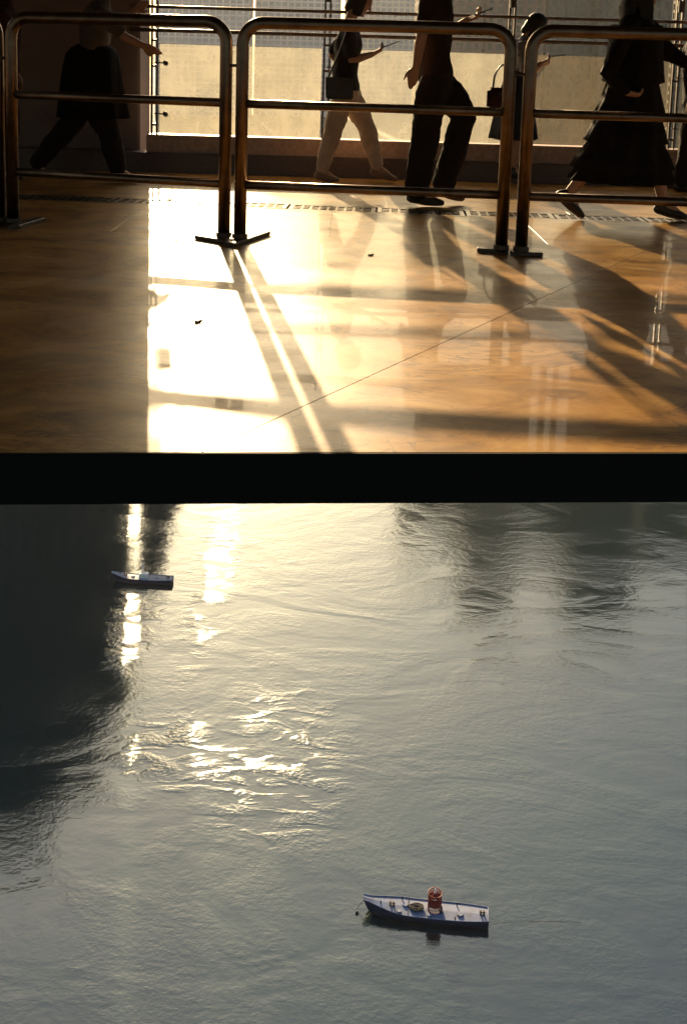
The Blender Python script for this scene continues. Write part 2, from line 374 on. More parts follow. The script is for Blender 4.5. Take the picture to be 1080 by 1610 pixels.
for z, r_ in ((1.475, .015), (1.268, .018)):
    part('handrail', tube(B(), [(-1.95, .03, z), (8, .03, z)], r_, 14), M_steel, smooth=True)
dust_and_shade = [(.30, (.80, .74, .60)), (.27, (.76, .73, .64)), (.08, (.62, .50, .34)), (.05, (.5, .45, .38)), (.05, (.5, .45, .38))]  # right-hand panes get less dust and darker tint to imitate weaker sunlight
ends = PXs + [5.9]
for i in range(5):
    a, b_ = ends[i], ends[i + 1]
    part('glass_pane', box(B(), a + .045, b_ - .045, .098, .110, .345, 1.15), dusty_glass('dusty_glass', *dust_and_shade[i], i + 1))

# ------------------------------------------------------------------ crowd barriers
def barrier(ax, ay, bx, by, label, footA, footB):
    a = Vector((ax, ay, 0)); b_ = Vector((bx, by, 0)); d = (b_ - a).normalized(); t = empty('crowd_barrier', (a + b_) / 2)
    tag(t, label, 'barrier', 'tubular barriers standing in a row')
    off = -(a + b_) / 2
    r = .036; Ht = 1.265; cr = .12
    pts = [a + Vector((0, 0, .01))]
    for k in range(9):
        ph = math.pi / 2 * k / 8
        pts.append(a + d * (cr - cr * math.cos(ph)) + Vector((0, 0, Ht - cr + cr * math.sin(ph))))
    for k in range(9):
        ph = math.pi / 2 * k / 8
        pts.append(b_ - d * (cr - cr * math.sin(ph)) + Vector((0, 0, Ht - cr + cr * math.cos(ph))))
    pts.append(b_ + Vector((0, 0, .01)))
    obj('frame_tube', tube(B(), [p + off for p in pts], r, 18, cap=False), M_steel, t, True)
    for z in (.805, .335):
        obj('rail', tube(B(), [a + off + d * .02 + Vector((0, 0, z)), b_ + off - d * .02 + Vector((0, 0, z))], .026, 14, cap=False), M_steel, t, True)
    for base, (p, q) in ((a, footA), (b_, footB)):
        p = Vector((p[0], p[1], 0)) + off; q = Vector((q[0], q[1], 0)) + off
        e = (q - p).normalized(); s_ = Vector((-e.y, e.x, 0)) * .035
        f = obj('foot', bevel(prism(B(), [p - s_, q - s_, q + s_, p + s_], .001, .024), .003, 1), M_dsteel, t)
        c = base + off
        bm = B(); cyl(bm, c + Vector((0, 0, .024)), c + Vector((0, 0, .05)), .045, 18); obj('socket', bm, M_dsteel, t, False)
    hk = B(); c = a + off + Vector((0, 0, 1.02)); cyl(hk, c, c - d * .09, .009, 8); cyl(hk, c - d * .09 - Vector((0, 0, .02)), c - d * .09 + Vector((0, 0, .02)), .014, 10)
    obj('link_hook', hk, M_dsteel, t)
    return t
def g(x, y): p = onz(x, y); return (p.x, p.y)
PA0, PA1 = (-2.02, 6.55), g(352, 378); PB0, PB1 = g(377, 380), g(787, 398); PC0, PC1 = g(818, 400), (2.53, 6.0)
PD1 = (-2.11, 6.58); PD0 = (-3.6, 6.9)
barrier(*PA0, *PA1, 'tubular steel barrier in front of the walker with an outstretched arm', (g(22, 360), g(64, 347)), (g(312, 375), g(372, 385)))
barrier(*PB0, *PB1, 'tubular steel barrier in front of the light-trousered walker and the man in dark trousers', (g(362, 388), g(417, 369)), (g(750, 395), g(799, 398)))
barrier(*PC0, *PC1, 'tubular steel barrier in front of the woman in a long black dress', (g(803, 401), g(851, 402)), ((2.4, 5.98), (2.66, 6.0)))
barrier(*PD0, *PD1, 'tubular steel barrier in front of the dark standing figure by the wall pier', ((-3.72, 6.93), (-3.46, 6.88)), ((-2.22, 6.52), (-2.02, 6.64)))

# ------------------------------------------------------------------ river, banks
ZW = CAMH - 67.0
bm = B()
v = [bm.verts.new(p) for p in ((-1500, -400, ZW), (1500, -400, ZW), (1500, 300, ZW), (-1500, 300, ZW))]; bm.faces.new(v)
water = obj('river', bm, M_water); tag(water, kind='structure')
M_bank = mat('bank_earth', (.10, .10, .075), .9, var=.35, vscale=.05)
bm = B(); prof = [(186, ZW - 8), (189, ZW + 5), (240, ZW + 7), (420, ZW + 18), (900, ZW + 30), (1600, ZW + 40)]
for i in range(len(prof)):
    pass
cols = [[bm.verts.new((x, y, z)) for (y, z) in prof] for x in (-1500, 1500)]
for i in range(len(prof) - 1): bm.faces.new((cols[0][i], cols[1][i], cols[1][i + 1], cols[0][i + 1]))
bank = obj('far_bank', bm, M_bank); tag(bank, kind='structure')

# ------------------------------------------------------------------ city on the far bank
M_winp = mat('hazed_tower_glass', (.22, .25, .31), .3, var=.25, vscale=.3)  # lighter glass for the farthest towers, haze put into its colour
M_win = mat('tower_glass', (.03, .036, .04), .18, spec=.6)
def facade_mat(n, c): return mat(n, c, .75, var=.1, vscale=.12)
def tower(label, px0, px1, Y, top, depth, cw, m, floor_h=3.2, bay=3.4, wm=None, cat='tower', group='city towers across the river', ztop_local=None):
    x0 = ony(px0, 86, Y).x; x1 = ony(px1, 86, Y).x; Wd = x1 - x0; zb = ZW - 4; Hh = top + 4
    t = empty('tower_block', ((x0 + x1) / 2, Y, zb)); tag(t, label, cat, group)
    hw = Wd / 2
    obj('window_glass', box(B(), -hw + .5, hw - .5, .5, depth - .5, 0, Hh - .6), wm or M_win, t)
    bm = B(); nb = max(2, round(Wd / bay)); nd = max(2, round(depth / bay))
    for i in range(nb + 1):
        x = -hw + Wd * i / nb; wq = cw * (1.8 if i in (0, nb) else 1)
        box(bm, max(-hw, x - wq), min(hw, x + wq), 0, .55, 0, Hh)
    for j in range(1, nd + 1):
        y = depth * j / nd
        for s_ in (-1, 1): box(bm, s_ * hw - (.55 if s_ > 0 else 0), s_ * hw + (0 if s_ > 0 else .55), y - cw, min(depth, y + cw), 0, Hh)
    obj('facade_pier', bm, m, t)['kind'] = 'stuff'
    bm = B(); nf = int(Hh / floor_h)
    for k in range(1, nf + 1):
        z = k * floor_h
        if z > Hh - 1: break
        box(bm, -hw + .06, hw - .06, .06, depth - .06, z - .55, z + .55)
    obj('facade_spandrel', bm, m, t)['kind'] = 'stuff'
    rf = obj('roof_slab', box(B(), -hw - .3, hw + .3, -.3, depth + .3, Hh, Hh + 1.3), m, t)
    obj('roof_plant_room', box(B(), -hw * .4, hw * .35, depth * .3, depth * .7, Hh + 1.3, Hh + 5.5), m, t)
    return t
C_lav = facade_mat('hazed_render', (.50, .47, .50)); C_pink = facade_mat('pink_tile', (.15, .08, .06)); C_grey = facade_mat('grey_tile', (.06, .058, .05)); C_dark = facade_mat('dark_tile', (.07, .08, .08)); C_pale = facade_mat('hazed_tile', (.46, .44, .40))  # pale facades of the farthest towers carry painted haze
tower('dark riverside block with the highest roof of the dark row', -260, 52, 195, 92, 30, .7, C_dark, cat='building')
tower('dark riverside block with the second highest roof of the dark row', 56, 142, 196, 76, 26, .7, C_dark, cat='building')
tower('dark narrow riverside block beside the gap in the dark row', 146, 198, 195, 60, 8, .6, C_dark, cat='building')
tower('dark slim riverside block on the lower side of the gap', 224, 243, 195, 36, 14, .5, C_dark, cat='building')
tower('squat dark riverside block beside the slim one', 245, 266, 197, 25, 12, .5, C_dark, cat='building')
tower('lowest dark riverside block at the end of the row', 268, 296, 196, 15, 12, .5, C_dark, cat='building')
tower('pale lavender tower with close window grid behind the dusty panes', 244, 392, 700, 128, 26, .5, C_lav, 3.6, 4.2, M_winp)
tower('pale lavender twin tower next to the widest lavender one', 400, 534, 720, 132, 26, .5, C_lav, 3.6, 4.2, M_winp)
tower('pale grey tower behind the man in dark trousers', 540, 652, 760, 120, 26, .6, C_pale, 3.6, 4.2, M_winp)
tower('brownish pink tower with the lower roof across the river', 655, 757, 380, 106, 22, .8, C_pink)
tower('brownish pink tower with the higher roof across the river', 760, 852, 382, 136, 22, .8, C_pink)
tower('grey tower with the lower roof next to the higher pink tower', 856, 936, 388, 116, 22, .8, C_grey)
tower('grey tower with the highest roof behind the woman in the long dress', 940, 1052, 380, 137, 24, .8, C_grey)
tower('grey tower beyond the woman in the long dress, lower than its neighbour', 1056, 1240, 388, 121, 24, .8, C_grey)

# ------------------------------------------------------------------ people
M_skin = mat('skin', (.42, .235, .15), .55, var=.08, vscale=12)
M_hair = mat('dark_hair', (.012, .008, .006), .62, var=.3, vscale=60, bump=.3, bscale=180)
M_eye = mat('eye_dark', (.02, .015, .012), .2); M_lip = mat('lips', (.30, .10, .085), .5)
def cloth(n, c): return mat(n, c, .9, spec=.15, var=.2, vscale=9, bump=.35, bscale=70)
M_tee = cloth('charcoal_jersey', (.022, .018, .018)); M_lightp = cloth('beige_cotton', (.56, .43, .34)); M_darkt = cloth('dark_brown_cotton', (.030, .018, .013))
M_trou = cloth('dark_trouser', (.020, .014, .012)); M_blackd = cloth('black_chiffon', (.010, .008, .008)); M_greyc = cloth('grey_cotton', (.20, .19, .20))
M_navy = cloth('navy_cotton', (.020, .024, .036)); M_taupe = cloth('taupe_cotton', (.11, .085, .07)); M_plum = cloth('plum_cotton', (.05, .02, .02))
M_shoe = mat('shoe_leather', (.03, .018, .013), .5); M_tan = mat('tan_shoe', (.26, .15, .10), .55, var=.1); M_bag = mat('black_leather', (.010, .008, .008), .42, bump=.2, bscale=90)
M_phone = mat('phone_case', (.02, .02, .022), .25); M_screen = mat('phone_glass', (.03, .035, .04), .06)

def hand(bm, wr, dr, nrm, s=1.0, curl=25, thumb=1, spread=5):
    dr = dr.normalized(); nrm = (nrm - dr * nrm.dot(dr)).normalized(); sd = dr.cross(nrm) * thumb
    tube(bm, [wr, wr + dr * .035 * s, wr + dr * .085 * s], [(.026 * s, .018 * s), (.037 * s, .017 * s), (.040 * s, .014 * s)], 12, ref=sd)
    for i, (o, ln) in enumerate(((.030, .072), (.010, .082), (-.010, .076), (-.030, .060))):
        b0 = wr + dr * (.078 - .004 * abs(i - 1)) * s + sd * o * s
        d = (Matrix.Rotation(R((1.5 - i) * spread), 3, nrm) @ dr) if thumb > 0 else (Matrix.Rotation(-R((1.5 - i) * spread), 3, nrm) @ dr)
        pts = [b0]; cu = curl * (.8 + .12 * i)
        for k, f in enumerate((.45, .32, .23)):
            d = Matrix.Rotation(R(cu) * (1 if thumb > 0 else -1), 3, sd) @ d if False else (d * math.cos(R(cu)) + nrm * math.sin(R(cu)) if k == 0 else (d * math.cos(R(cu)) + (nrm * math.cos(R(cu * k)) - dr * math.sin(R(cu * k))) * math.sin(R(cu))))
            d.normalize(); pts.append(pts[-1] + d * ln * f * s)
        tube(bm, pts, [.0095 * s, .009 * s, .0085 * s, .007 * s], 8)
    b0 = wr + dr * .025 * s + sd * .026 * s
    d1 = (dr * .75 + sd * .6 + nrm * .25).normalized(); d2 = (dr * .9 + sd * .2 + nrm * .35).normalized()
    tube(bm, [b0, b0 + d1 * .038 * s, b0 + d1 * .038 * s + d2 * .032 * s, b0 + d1 * .038 * s + d2 * .055 * s], [.014 * s, .0115 * s, .010 * s, .008 * s], 8)

def loft(bm, secs, Y0, fold=.0, nf=9, n=48, ph=0.0):
    """sections (px, py, half width px, half lateral m) -> closed garment tube with folds"""
    rings = []
    for i, (x, y, hw, la) in enumerate(secs):
        c = ony(x, y, Y0); b = hw * Y0 / F; ring = []
        am = fold * (i / (len(secs) - 1))
        for k in range(n):
            a = 2 * math.pi * k / n
            f = 1 + am * (math.sin(nf * a + ph + .6 * i * .3) + .5 * math.sin((2 * nf + 3) * a + i * .4))
            ring.append(bm.verts.new((c.x + b * f * math.cos(a), c.y + la * f * math.sin(a), c.z)))
        rings.append(ring)
    for r1, r2 in zip(rings[:-1], rings[1:]):
        for k in range(n): bm.faces.new((r1[k], r1[(k + 1) % n], r2[(k + 1) % n], r2[k]))
    bm.faces.new(rings[0][::-1]); bm.faces.new(rings[-1])
    return bm

def person(label, Y0, j, top=M_tee, bottom=None, shoe=M_shoe, skirt=None, skirt_mat=None, hair='short', s=1.0, pitch=-10, sleeve='short',
           leg_r=(.085, .062, .048), grip=(True, True), bulk=1.0):
    P = lambda q: ony(q[0], q[1], Y0 + (q[2] if len(q) > 2 else 0))
    lat = Vector((0, 1, 0))
    hip, waist, chest, neck, headc = (P(j[k]) for k in ('hip', 'waist', 'chest', 'neck', 'head'))
    root = empty('person', (hip.x, Y0, 0)); tag(root, label, 'person', 'people walking past the barriers')
    off = Vector((-hip.x, -Y0, 0)); sh = lambda v: v + off
    fw = Vector((math.cos(R(pitch)), 0, math.sin(R(pitch)))); uu = Vector((-math.sin(R(pitch)), 0, math.cos(R(pitch))))
    M3 = Matrix((fw, lat, uu)).transposed()
    arms = [[P(q) for q in j['armN']], [P(q) for q in j['armF']]]; legs = [[P(q) for q in j['legN']], [P(q) for q in j['legF']]]
    for lg in legs:
        lg[3].z = max(lg[3].z, .03); lg[2].z = max(lg[2].z, .075)
    bm = B()
    tube(bm, [sh(hip - Vector((0, 0, .06))), sh(hip), sh(waist), sh(chest), sh(chest.lerp(neck, .6)), sh(neck)],
         [(.13 * s, .10 * s), (.16 * s, .108 * s), (.125 * s, .088 * s), (.165 * s, .108 * s), (.15 * s, .075 * s), (.055 * s, .055 * s)], 18, ref=lat)
    nk0 = headc - uu * .08 * s - fw * .02 * s
    tube(bm, [sh(neck - Vector((0, 0, .03))), sh(neck), sh(nk0)], [.062 * s, .054 * s, .052 * s], 14)
    H = sh(headc)
    ellipsoid(bm, H + uu * .018 * s, .098 * s, .076 * s, .10 * s, M3)
    ellipsoid(bm, H + fw * .028 * s - uu * .055 * s, .062 * s, .055 * s, .066 * s, M3)
    ellipsoid(bm, H + fw * .075 * s - uu * .098 * s, .02 * s, .022 * s, .018 * s, M3)                       # chin
    tube(bm, [H + fw * .092 * s + uu * .012 * s, H + fw * .112 * s - uu * .028 * s], [.010 * s, .015 * s], 8)   # nose
    ellipsoid(bm, H + fw * .085 * s + uu * .026 * s, .016 * s, .052 * s, .010 * s, M3)                      # brow
    for q in (-1, 1): ellipsoid(bm, H + lat * q * .078 * s - fw * .008 * s, .018 * s, .010 * s, .031 * s, M3)   # ears
    for a_, q, gr in ((arms[0], -1, grip[0]), (arms[1], 1, grip[1])):
        tube(bm, [sh(p) for p in (a_[0], a_[0].lerp(a_[1], .5), a_[1], a_[1].lerp(a_[2], .35), a_[2])], [.050 * s, .045 * s, .037 * s, .038 * s, .026 * s], 12)
        tube(bm, [sh(chest.lerp(neck, .45)), sh(a_[0])], [.06 * s, .052 * s], 12)
        d = (a_[3] - a_[2]).normalized()
        nr = Vector((0, -q * .35, 1)) if gr else Vector((.3, -q, .1))
        hand(bm, sh(a_[2]), d, nr, s * (1 if gr else 1.05), 32 if gr else 14, q, 5 if gr else 9)
    for lg in legs:
        tube(bm, [sh(p) for p in (lg[0], lg[0].lerp(lg[1], .5), lg[1], lg[1].lerp(lg[2], .35), lg[2])], [.080 * s, .072 * s, .050 * s, .053 * s, .034 * s], 14)
        ft = lg[3] - lg[2]
        tube(bm, [sh(lg[2]), sh(lg[2].lerp(lg[3], .5)), sh(lg[3])], [.032 * s, .034 * s, .022 * s], 10)
    remesh('body', bm, .010, 2, M_skin, root, 0, .006)
    for q in (-1, 1):
        obj('eye', ellipsoid(B(), H + fw * .083 * s + lat * q * .031 * s + uu * .008 * s, .010 * s, .014 * s, .007 * s, M3, 10, 8), M_eye, root, True)
    obj('mouth', ellipsoid(B(), H + fw * .086 * s - uu * .060 * s, .007 * s, .024 * s, .007 * s, M3, 12, 8), M_lip, root, True)
    # hair
    hb = B()
    ellipsoid(hb, H + uu * .035 * s - fw * .022 * s, .100 * s, .089 * s, .098 * s, M3)
    ellipsoid(hb, H - uu * .020 * s - fw * .050 * s, .066 * s, .080 * s, .085 * s, M3)
    if hair == 'bob':
        for q in (-1, 1): tube(hb, [H + lat * q * .075 * s + uu * .03 * s, H + lat * q * .083 * s - uu * .05 * s + fw * .012 * s, H + lat * q * .07 * s - uu * .115 * s + fw * .022 * s], [(.05 * s, .02 * s)] * 3, 10, ref=fw)
        tube(hb, [H - fw * .06 * s, H - fw * .065 * s - uu * .10 * s], [(.07 * s, .05 * s), (.055 * s, .04 * s)], 12, ref=lat)
    if hair == 'long':
        tube(hb, [H - fw * .05 * s, H - fw * .095 * s - uu * .12 * s, H - fw * .10 * s - Vector((0, 0, .24)), H - fw * .07 * s - Vector((0, 0, .36))], [(.085 * s, .06 * s), (.105 * s, .06 * s), (.10 * s, .045 * s), (.06 * s, .02 * s)], 14, ref=lat)
        for q in (-1, 1): tube(hb, [H + lat * q * .07 * s + uu * .04 * s, H + lat * q * .092 * s - uu * .06 * s, H + lat * q * .12 * s - Vector((0, 0, .22)), H + lat * q * .12 * s - Vector((0, 0, .32))], [(.055 * s, .022 * s), (.06 * s, .024 * s), (.05 * s, .02 * s), (.03 * s, .012 * s)], 10, ref=fw)
    remesh('hair', hb, .011, 2, M_hair, root, .003)
    # top
    tb = B(); k = bulk
    tube(tb, [sh(hip + Vector((0, 0, .02))), sh(hip.lerp(waist, .5)), sh(waist), sh(chest), sh(chest.lerp(neck, .62)), sh(neck - Vector((0, 0, .01)))],
         [(.180 * s * k, .130 * s * k), (.165 * s * k, .120 * s * k), (.150 * s * k, .112 * s * k), (.185 * s * k, .126 * s * k), (.168 * s, .09 * s), (.072 * s, .068 * s)], 20, ref=lat)
    for a_ in arms:
        tube(tb, [sh(chest.lerp(neck, .42)), sh(a_[0])], [.072 * s, .068 * s], 12)
        e = {'short': a_[0].lerp(a_[1], .72), 'long': a_[1]}[sleeve]
        pts = [a_[0], a_[0].lerp(a_[1], .5), e]; rr = [.066 * s * k, .062 * s * k, .060 * s * k]
        if sleeve == 'long': pts += [a_[1].lerp(a_[2], .5), a_[1].lerp(a_[2], .88)]; rr += [.052 * s, .044 * s]
        tube(tb, [sh(p) for p in pts], rr, 14)
    remesh('top', tb, .016, 3, top, root, .013)
    if bottom:
        tb = B()
        tube(tb, [sh(hip + Vector((0, 0, .09))), sh(hip), sh(hip - Vector((0, 0, .08)))], [(.150 * s, .110 * s), (.172 * s, .122 * s), (.165 * s, .115 * s)], 20, ref=lat)
        for lg in legs:
            tube(tb, [sh(p) for p in (lg[0], lg[0].lerp(lg[1], .5), lg[1], lg[1].lerp(lg[2], .5), lg[1].lerp(lg[2], .97))], [.100 * s, (leg_r[0] + .01) * s, leg_r[0] * .92 * s, leg_r[1] * s, leg_r[2] * s], 16)
        remesh('trousers', tb, .016, 3, bottom, root, .014)
    if skirt:
        bm = loft(B(), skirt[0], Y0, *skirt[1])
        for v in bm.verts: v.co += off
        o = obj(skirt[2], bm, skirt_mat, root, True)
    for lg in legs:
        sb = B(); d = lg[3] - lg[2]; dh = Vector((d.x, d.y, 0)).normalized(); heel = lg[2] - dh * .03 * s - Vector((0, 0, .05 * s))
        if d.z < -.13:      # toe-off: heel lifted
            heel = lg[2] - dh * .055 * s - Vector((0, 0, .015 * s))
        heel.z = max(heel.z, .036)
        toe = lg[3] + dh * .02
        tube(sb, [sh(heel), sh(heel.lerp(toe, .45)), sh(heel.lerp(toe, .8)), sh(toe)], [(.036 * s, .036 * s), (.040 * s, .040 * s), (.045 * s, .032 * s), (.036 * s, .022 * s)], 14, ref=lat)
        tube(sb, [sh(heel), sh(lg[2])], [.040 * s, .037 * s], 12)
        remesh('shoe', sb, .011, 2, shoe, root, 0, .002)
    return root, arms, off

def phone(c, axis, nrm, label, Lh=.15):
    axis = axis.normalized(); nrm = (nrm - axis * nrm.dot(axis)).normalized(); sd = axis.cross(nrm)
    t = empty('phone', c); tag(t, label, 'phone'); t.rotation_euler = Matrix((sd, axis, nrm)).transposed().to_euler()
    obj('case', bevel(box(B(), -.037, .037, -Lh / 2, Lh / 2, -.005, .004), .004), M_phone, t)
    obj('screen', box(B(), -.034, .034, -Lh / 2 + .004, Lh / 2 - .004, .0042, .0052), M_screen, t)
    return t

Y2 = onz(548, 287).y
_, a2, _ = person('person in charcoal t-shirt and light trousers walking while reading a phone', Y2, dict(
    head=(567, 2), neck=(550, 38), chest=(548, 68), waist=(543, 110), hip=(543, 140),
    armN=[(549, 57, -.15), (553, 95, -.19), (586, 85, -.14), (604, 76, -.12)], armF=[(543, 57, .15), (522, 88, .2), (545, 106, .14), (560, 104, .1)],
    legN=[(539, 150, -.07), (523, 208, -.07), (505, 268, -.07), (527, 286, -.07)], legF=[(551, 150, .07), (579, 205, .07), (592, 262, .07), (618, 281, .07)]),
    M_tee, M_lightp, M_tan, hair='bob', s=.97, pitch=-28, leg_r=(.090, .074, .058))
phone(a2[0][3] + Vector((.055, .0, .035)), Vector((.9, 0, .38)), Vector((-.38, 0, .9)), 'phone held by the person in light trousers')
# shoulder bag
c = ony(534, 139, Y2 - .24); bagm = empty('shoulder_bag', c); tag(bagm, 'black box-shaped shoulder bag at the hip of the person in light trousers', 'bag')
obj('bag_body', bevel(box(B(), -.115, .115, -.05, .05, -.09, .09), .012, 3), M_bag, bagm); obj('flap', bevel(box(B(), -.118, .118, -.056, -.049, -.01, .093), .002, 1), M_bag, bagm)
obj('strap', tube(B(), spline([(-.10, 0, .085), (-.02, -.03, .28), (.06, .06, .52), (.07, .16, .535)], 8), [(.003, .012)] * 25, 8), M_bag, bagm, True)

Y3 = onz(668, 322).y
_, a3, _ = person('man in brown top and dark trousers striding with one hand hanging open', Y3, dict(
    head=(706, -52), neck=(694, -16), chest=(684, 26), waist=(682, 88), hip=(685, 122),
    armN=[(676, 4, -.19), (662, 60, -.23), (654, 106, -.22), (644, 140, -.2)], armF=[(692, 6, .18), (706, 54, .2), (733, 32, .12), (752, 25, .1)],
    legN=[(680, 132, -.09), (668, 216, -.09), (654, 300, -.09), (690, 322, -.09)], legF=[(696, 132, .09), (729, 186, .09), (697, 288, .09), (722, 312, .09)]),
    M_darkt, M_trou, M_shoe, hair='short', s=1.06, pitch=-18, sleeve='short', leg_r=(.105, .092, .088), grip=(False, True))
phone(a3[1][3] + Vector((.03, -.01, .03)), Vector((.93, 0, .35)), Vector((-.35, 0, .93)), 'phone held out by the man in dark trousers')

Y4 = onz(808, 286).y
sk4 = [(812, 112, 19, .15), (811, 130, 21, .16), (808, 150, 26, .18), (808, 175, 30, .20), (807, 200, 34, .22), (806, 217, 36, .23), (806, 218, 34, .215)]
_, a4, _ = person('person in grey top and navy skirt bowed over a phone between two barriers', Y4, dict(
    head=(843, 42), neck=(826, 62), chest=(818, 84), waist=(812, 122), hip=(809, 146),
    armN=[(819, 74, -.15), (829, 118, -.18), (850, 100, -.12), (868, 91, -.1)], armF=[(819, 74, .15), (833, 116, .17), (850, 104, .1), (866, 97, .05)],
    legN=[(806, 156, -.06), (812, 214, -.06), (807, 264, -.06), (824, 282, -.06)], legF=[(808, 156, .06), (799, 212, .06), (790, 262, .06), (806, 280, .06)]),
    M_greyc, None, M_shoe, skirt=(sk4, (.10, 8), 'skirt'), skirt_mat=M_navy, hair='bob', s=.92, pitch=-38)
phone(a4[0][3] + Vector((.035, 0, .02)), Vector((.97, 0, .12)), Vector((-.12, 0, .97)), 'phone held by the bowed person in grey top')
c = ony(783, 152, Y4 - .2); hb_ = empty('handbag', c); tag(hb_, 'dark red handbag with two handles beside the bowed person in grey', 'bag')
obj('bag_body', bevel(prism(B(), [(-.10, -.055), (.10, -.055), (.10, .055), (-.10, .055)], -.12, .08), .03, 3), M_plum, hb_, True)
for q in (-.02, .02): obj('handle', tube(B(), spline([(-.05, q, .07), (-.035, q, .20), (.03, q, .28), (.06, q, .18), (.055, q, .07)], 6), .007, 8), M_bag, hb_, True)

Y5 = onz(985, 346).y
sk5 = [(1000, 40, 40, .20), (998, 75, 42, .19), (997, 105, 44, .19), (995, 128, 48, .20), (994, 131, 40, .17), (992, 158, 47, .20), (989, 176, 53, .23), (989, 179, 46, .20),
       (986, 200, 55, .25), (983, 222, 63, .28), (984, 225, 56, .25), (980, 246, 68, .30), (977, 264, 75, .32), (978, 267, 68, .30), (974, 283, 78, .33), (974, 284, 76, .32)]
_, a5, _ = person('woman in long tiered black dress with long dark hair taking a wide step', Y5, dict(
    head=(1012, -12), neck=(1002, 22), chest=(1000, 52), waist=(996, 118), hip=(992, 160),
    armN=[(988, 40, -.17), (955, 116, -.22), (985, 146, -.22), (1003, 150, -.2)], armF=[(1016, 40, .17), (1052, 84, .2), (1082, 102, .16), (1104, 108, .14)],
    legN=[(978, 190, -.05), (946, 244, -.05), (893, 304, -.05), (910, 341, -.05)], legF=[(1004, 190, .05), (1030, 252, .05), (1042, 318, .05), (1072, 342, .05)]),
    M_blackd, None, M_shoe, skirt=(sk5, (.10, 11), 'dress'), skirt_mat=M_blackd, hair='long', s=1.0, pitch=-8, sleeve='long', bulk=1.05)

Y1 = onz(130, 284).y
jk = [(147, 70, 24, .13), (146, 76, 34, .16), (145, 86, 41, .18), (144, 104, 44, .19), (144, 130, 47, .2), (145, 152, 50, .21), (146, 170, 52, .21), (147, 184, 54, .22), (147, 185, 51, .2)]
_, a1, _ = person('person with one arm stretched out and a dark jacket tied round the waist', Y1, dict(
    head=(172, -34), neck=(160, 2), chest=(152, 36), waist=(146, 100), hip=(144, 134),
    armN=[(164, 24, -.18), (196, 58, -.2), (226, 72, -.17), (247, 82, -.15)], armF=[(166, 24, .18), (196, 34, .2), (214, 16, .14), (230, 4, .1)],
    legN=[(142, 146, -.08), (172, 208, -.08), (186, 268, -.08), (212, 284, -.08)], legF=[(146, 146, .08), (108, 200, .08), (60, 256, .08), (70, 282, .08)]),
    M_taupe, M_trou, M_shoe, skirt=(jk, (.09, 7), 'tied_jacket'), skirt_mat=M_blackd, hair='short', s=1.0, pitch=-14, sleeve='short', leg_r=(.10, .085, .075), grip=(False, False))
Y0_ = onz(5, 286).y
person('dark standing figure in plum top and black trousers by the wall pier', Y0_, dict(
    head=(14, -32), neck=(8, 4), chest=(4, 38), waist=(2, 104), hip=(2, 138),
    armN=[(4, 26, -.18), (-2, 78, -.2), (12, 120, -.2), (18, 142, -.19)], armF=[(6, 26, .18), (16, 80, .2), (26, 116, .19), (32, 138, .18)],
    legN=[(0, 148, -.08), (6, 210, -.08), (-4, 268, -.08), (18, 285, -.08)], legF=[(4, 148, .08), (14, 208, .08), (8, 262, .08), (30, 280, .08)]),
    M_plum, M_trou, M_shoe, hair='short', s=1.0, pitch=-10, sleeve='long', leg_r=(.10, .085, .075), grip=(False, False), bulk=1.1)
Y6 = onz(1100, 300).y
person('figure in black walking just beyond the woman in the long dress', Y6, dict(
    head=(1112, 10), neck=(1105, 44), chest=(1100, 76), waist=(1096, 136), hip=(1096, 166),
    armN=[(1098, 64, -.18), (1082, 112, -.2), (1086, 156, -.2), (1092, 178, -.19)], armF=[(1102, 64, .18), (1116, 112, .2), (1132, 140, .18), (1142, 150, .16)],
    legN=[(1092, 176, -.08), (1082, 234, -.08), (1070, 288, -.08), (1094, 304, -.08)], legF=[(1098, 176, .08), (1122, 230, .08), (1134, 284, .08), (1160, 302, .08)]),
    M_blackd, M_trou, M_shoe, hair='short', s=.97, pitch=-12, sleeve='long', leg_r=(.10, .085, .07), grip=(False, False), bulk=1.1)
finish_remesh()

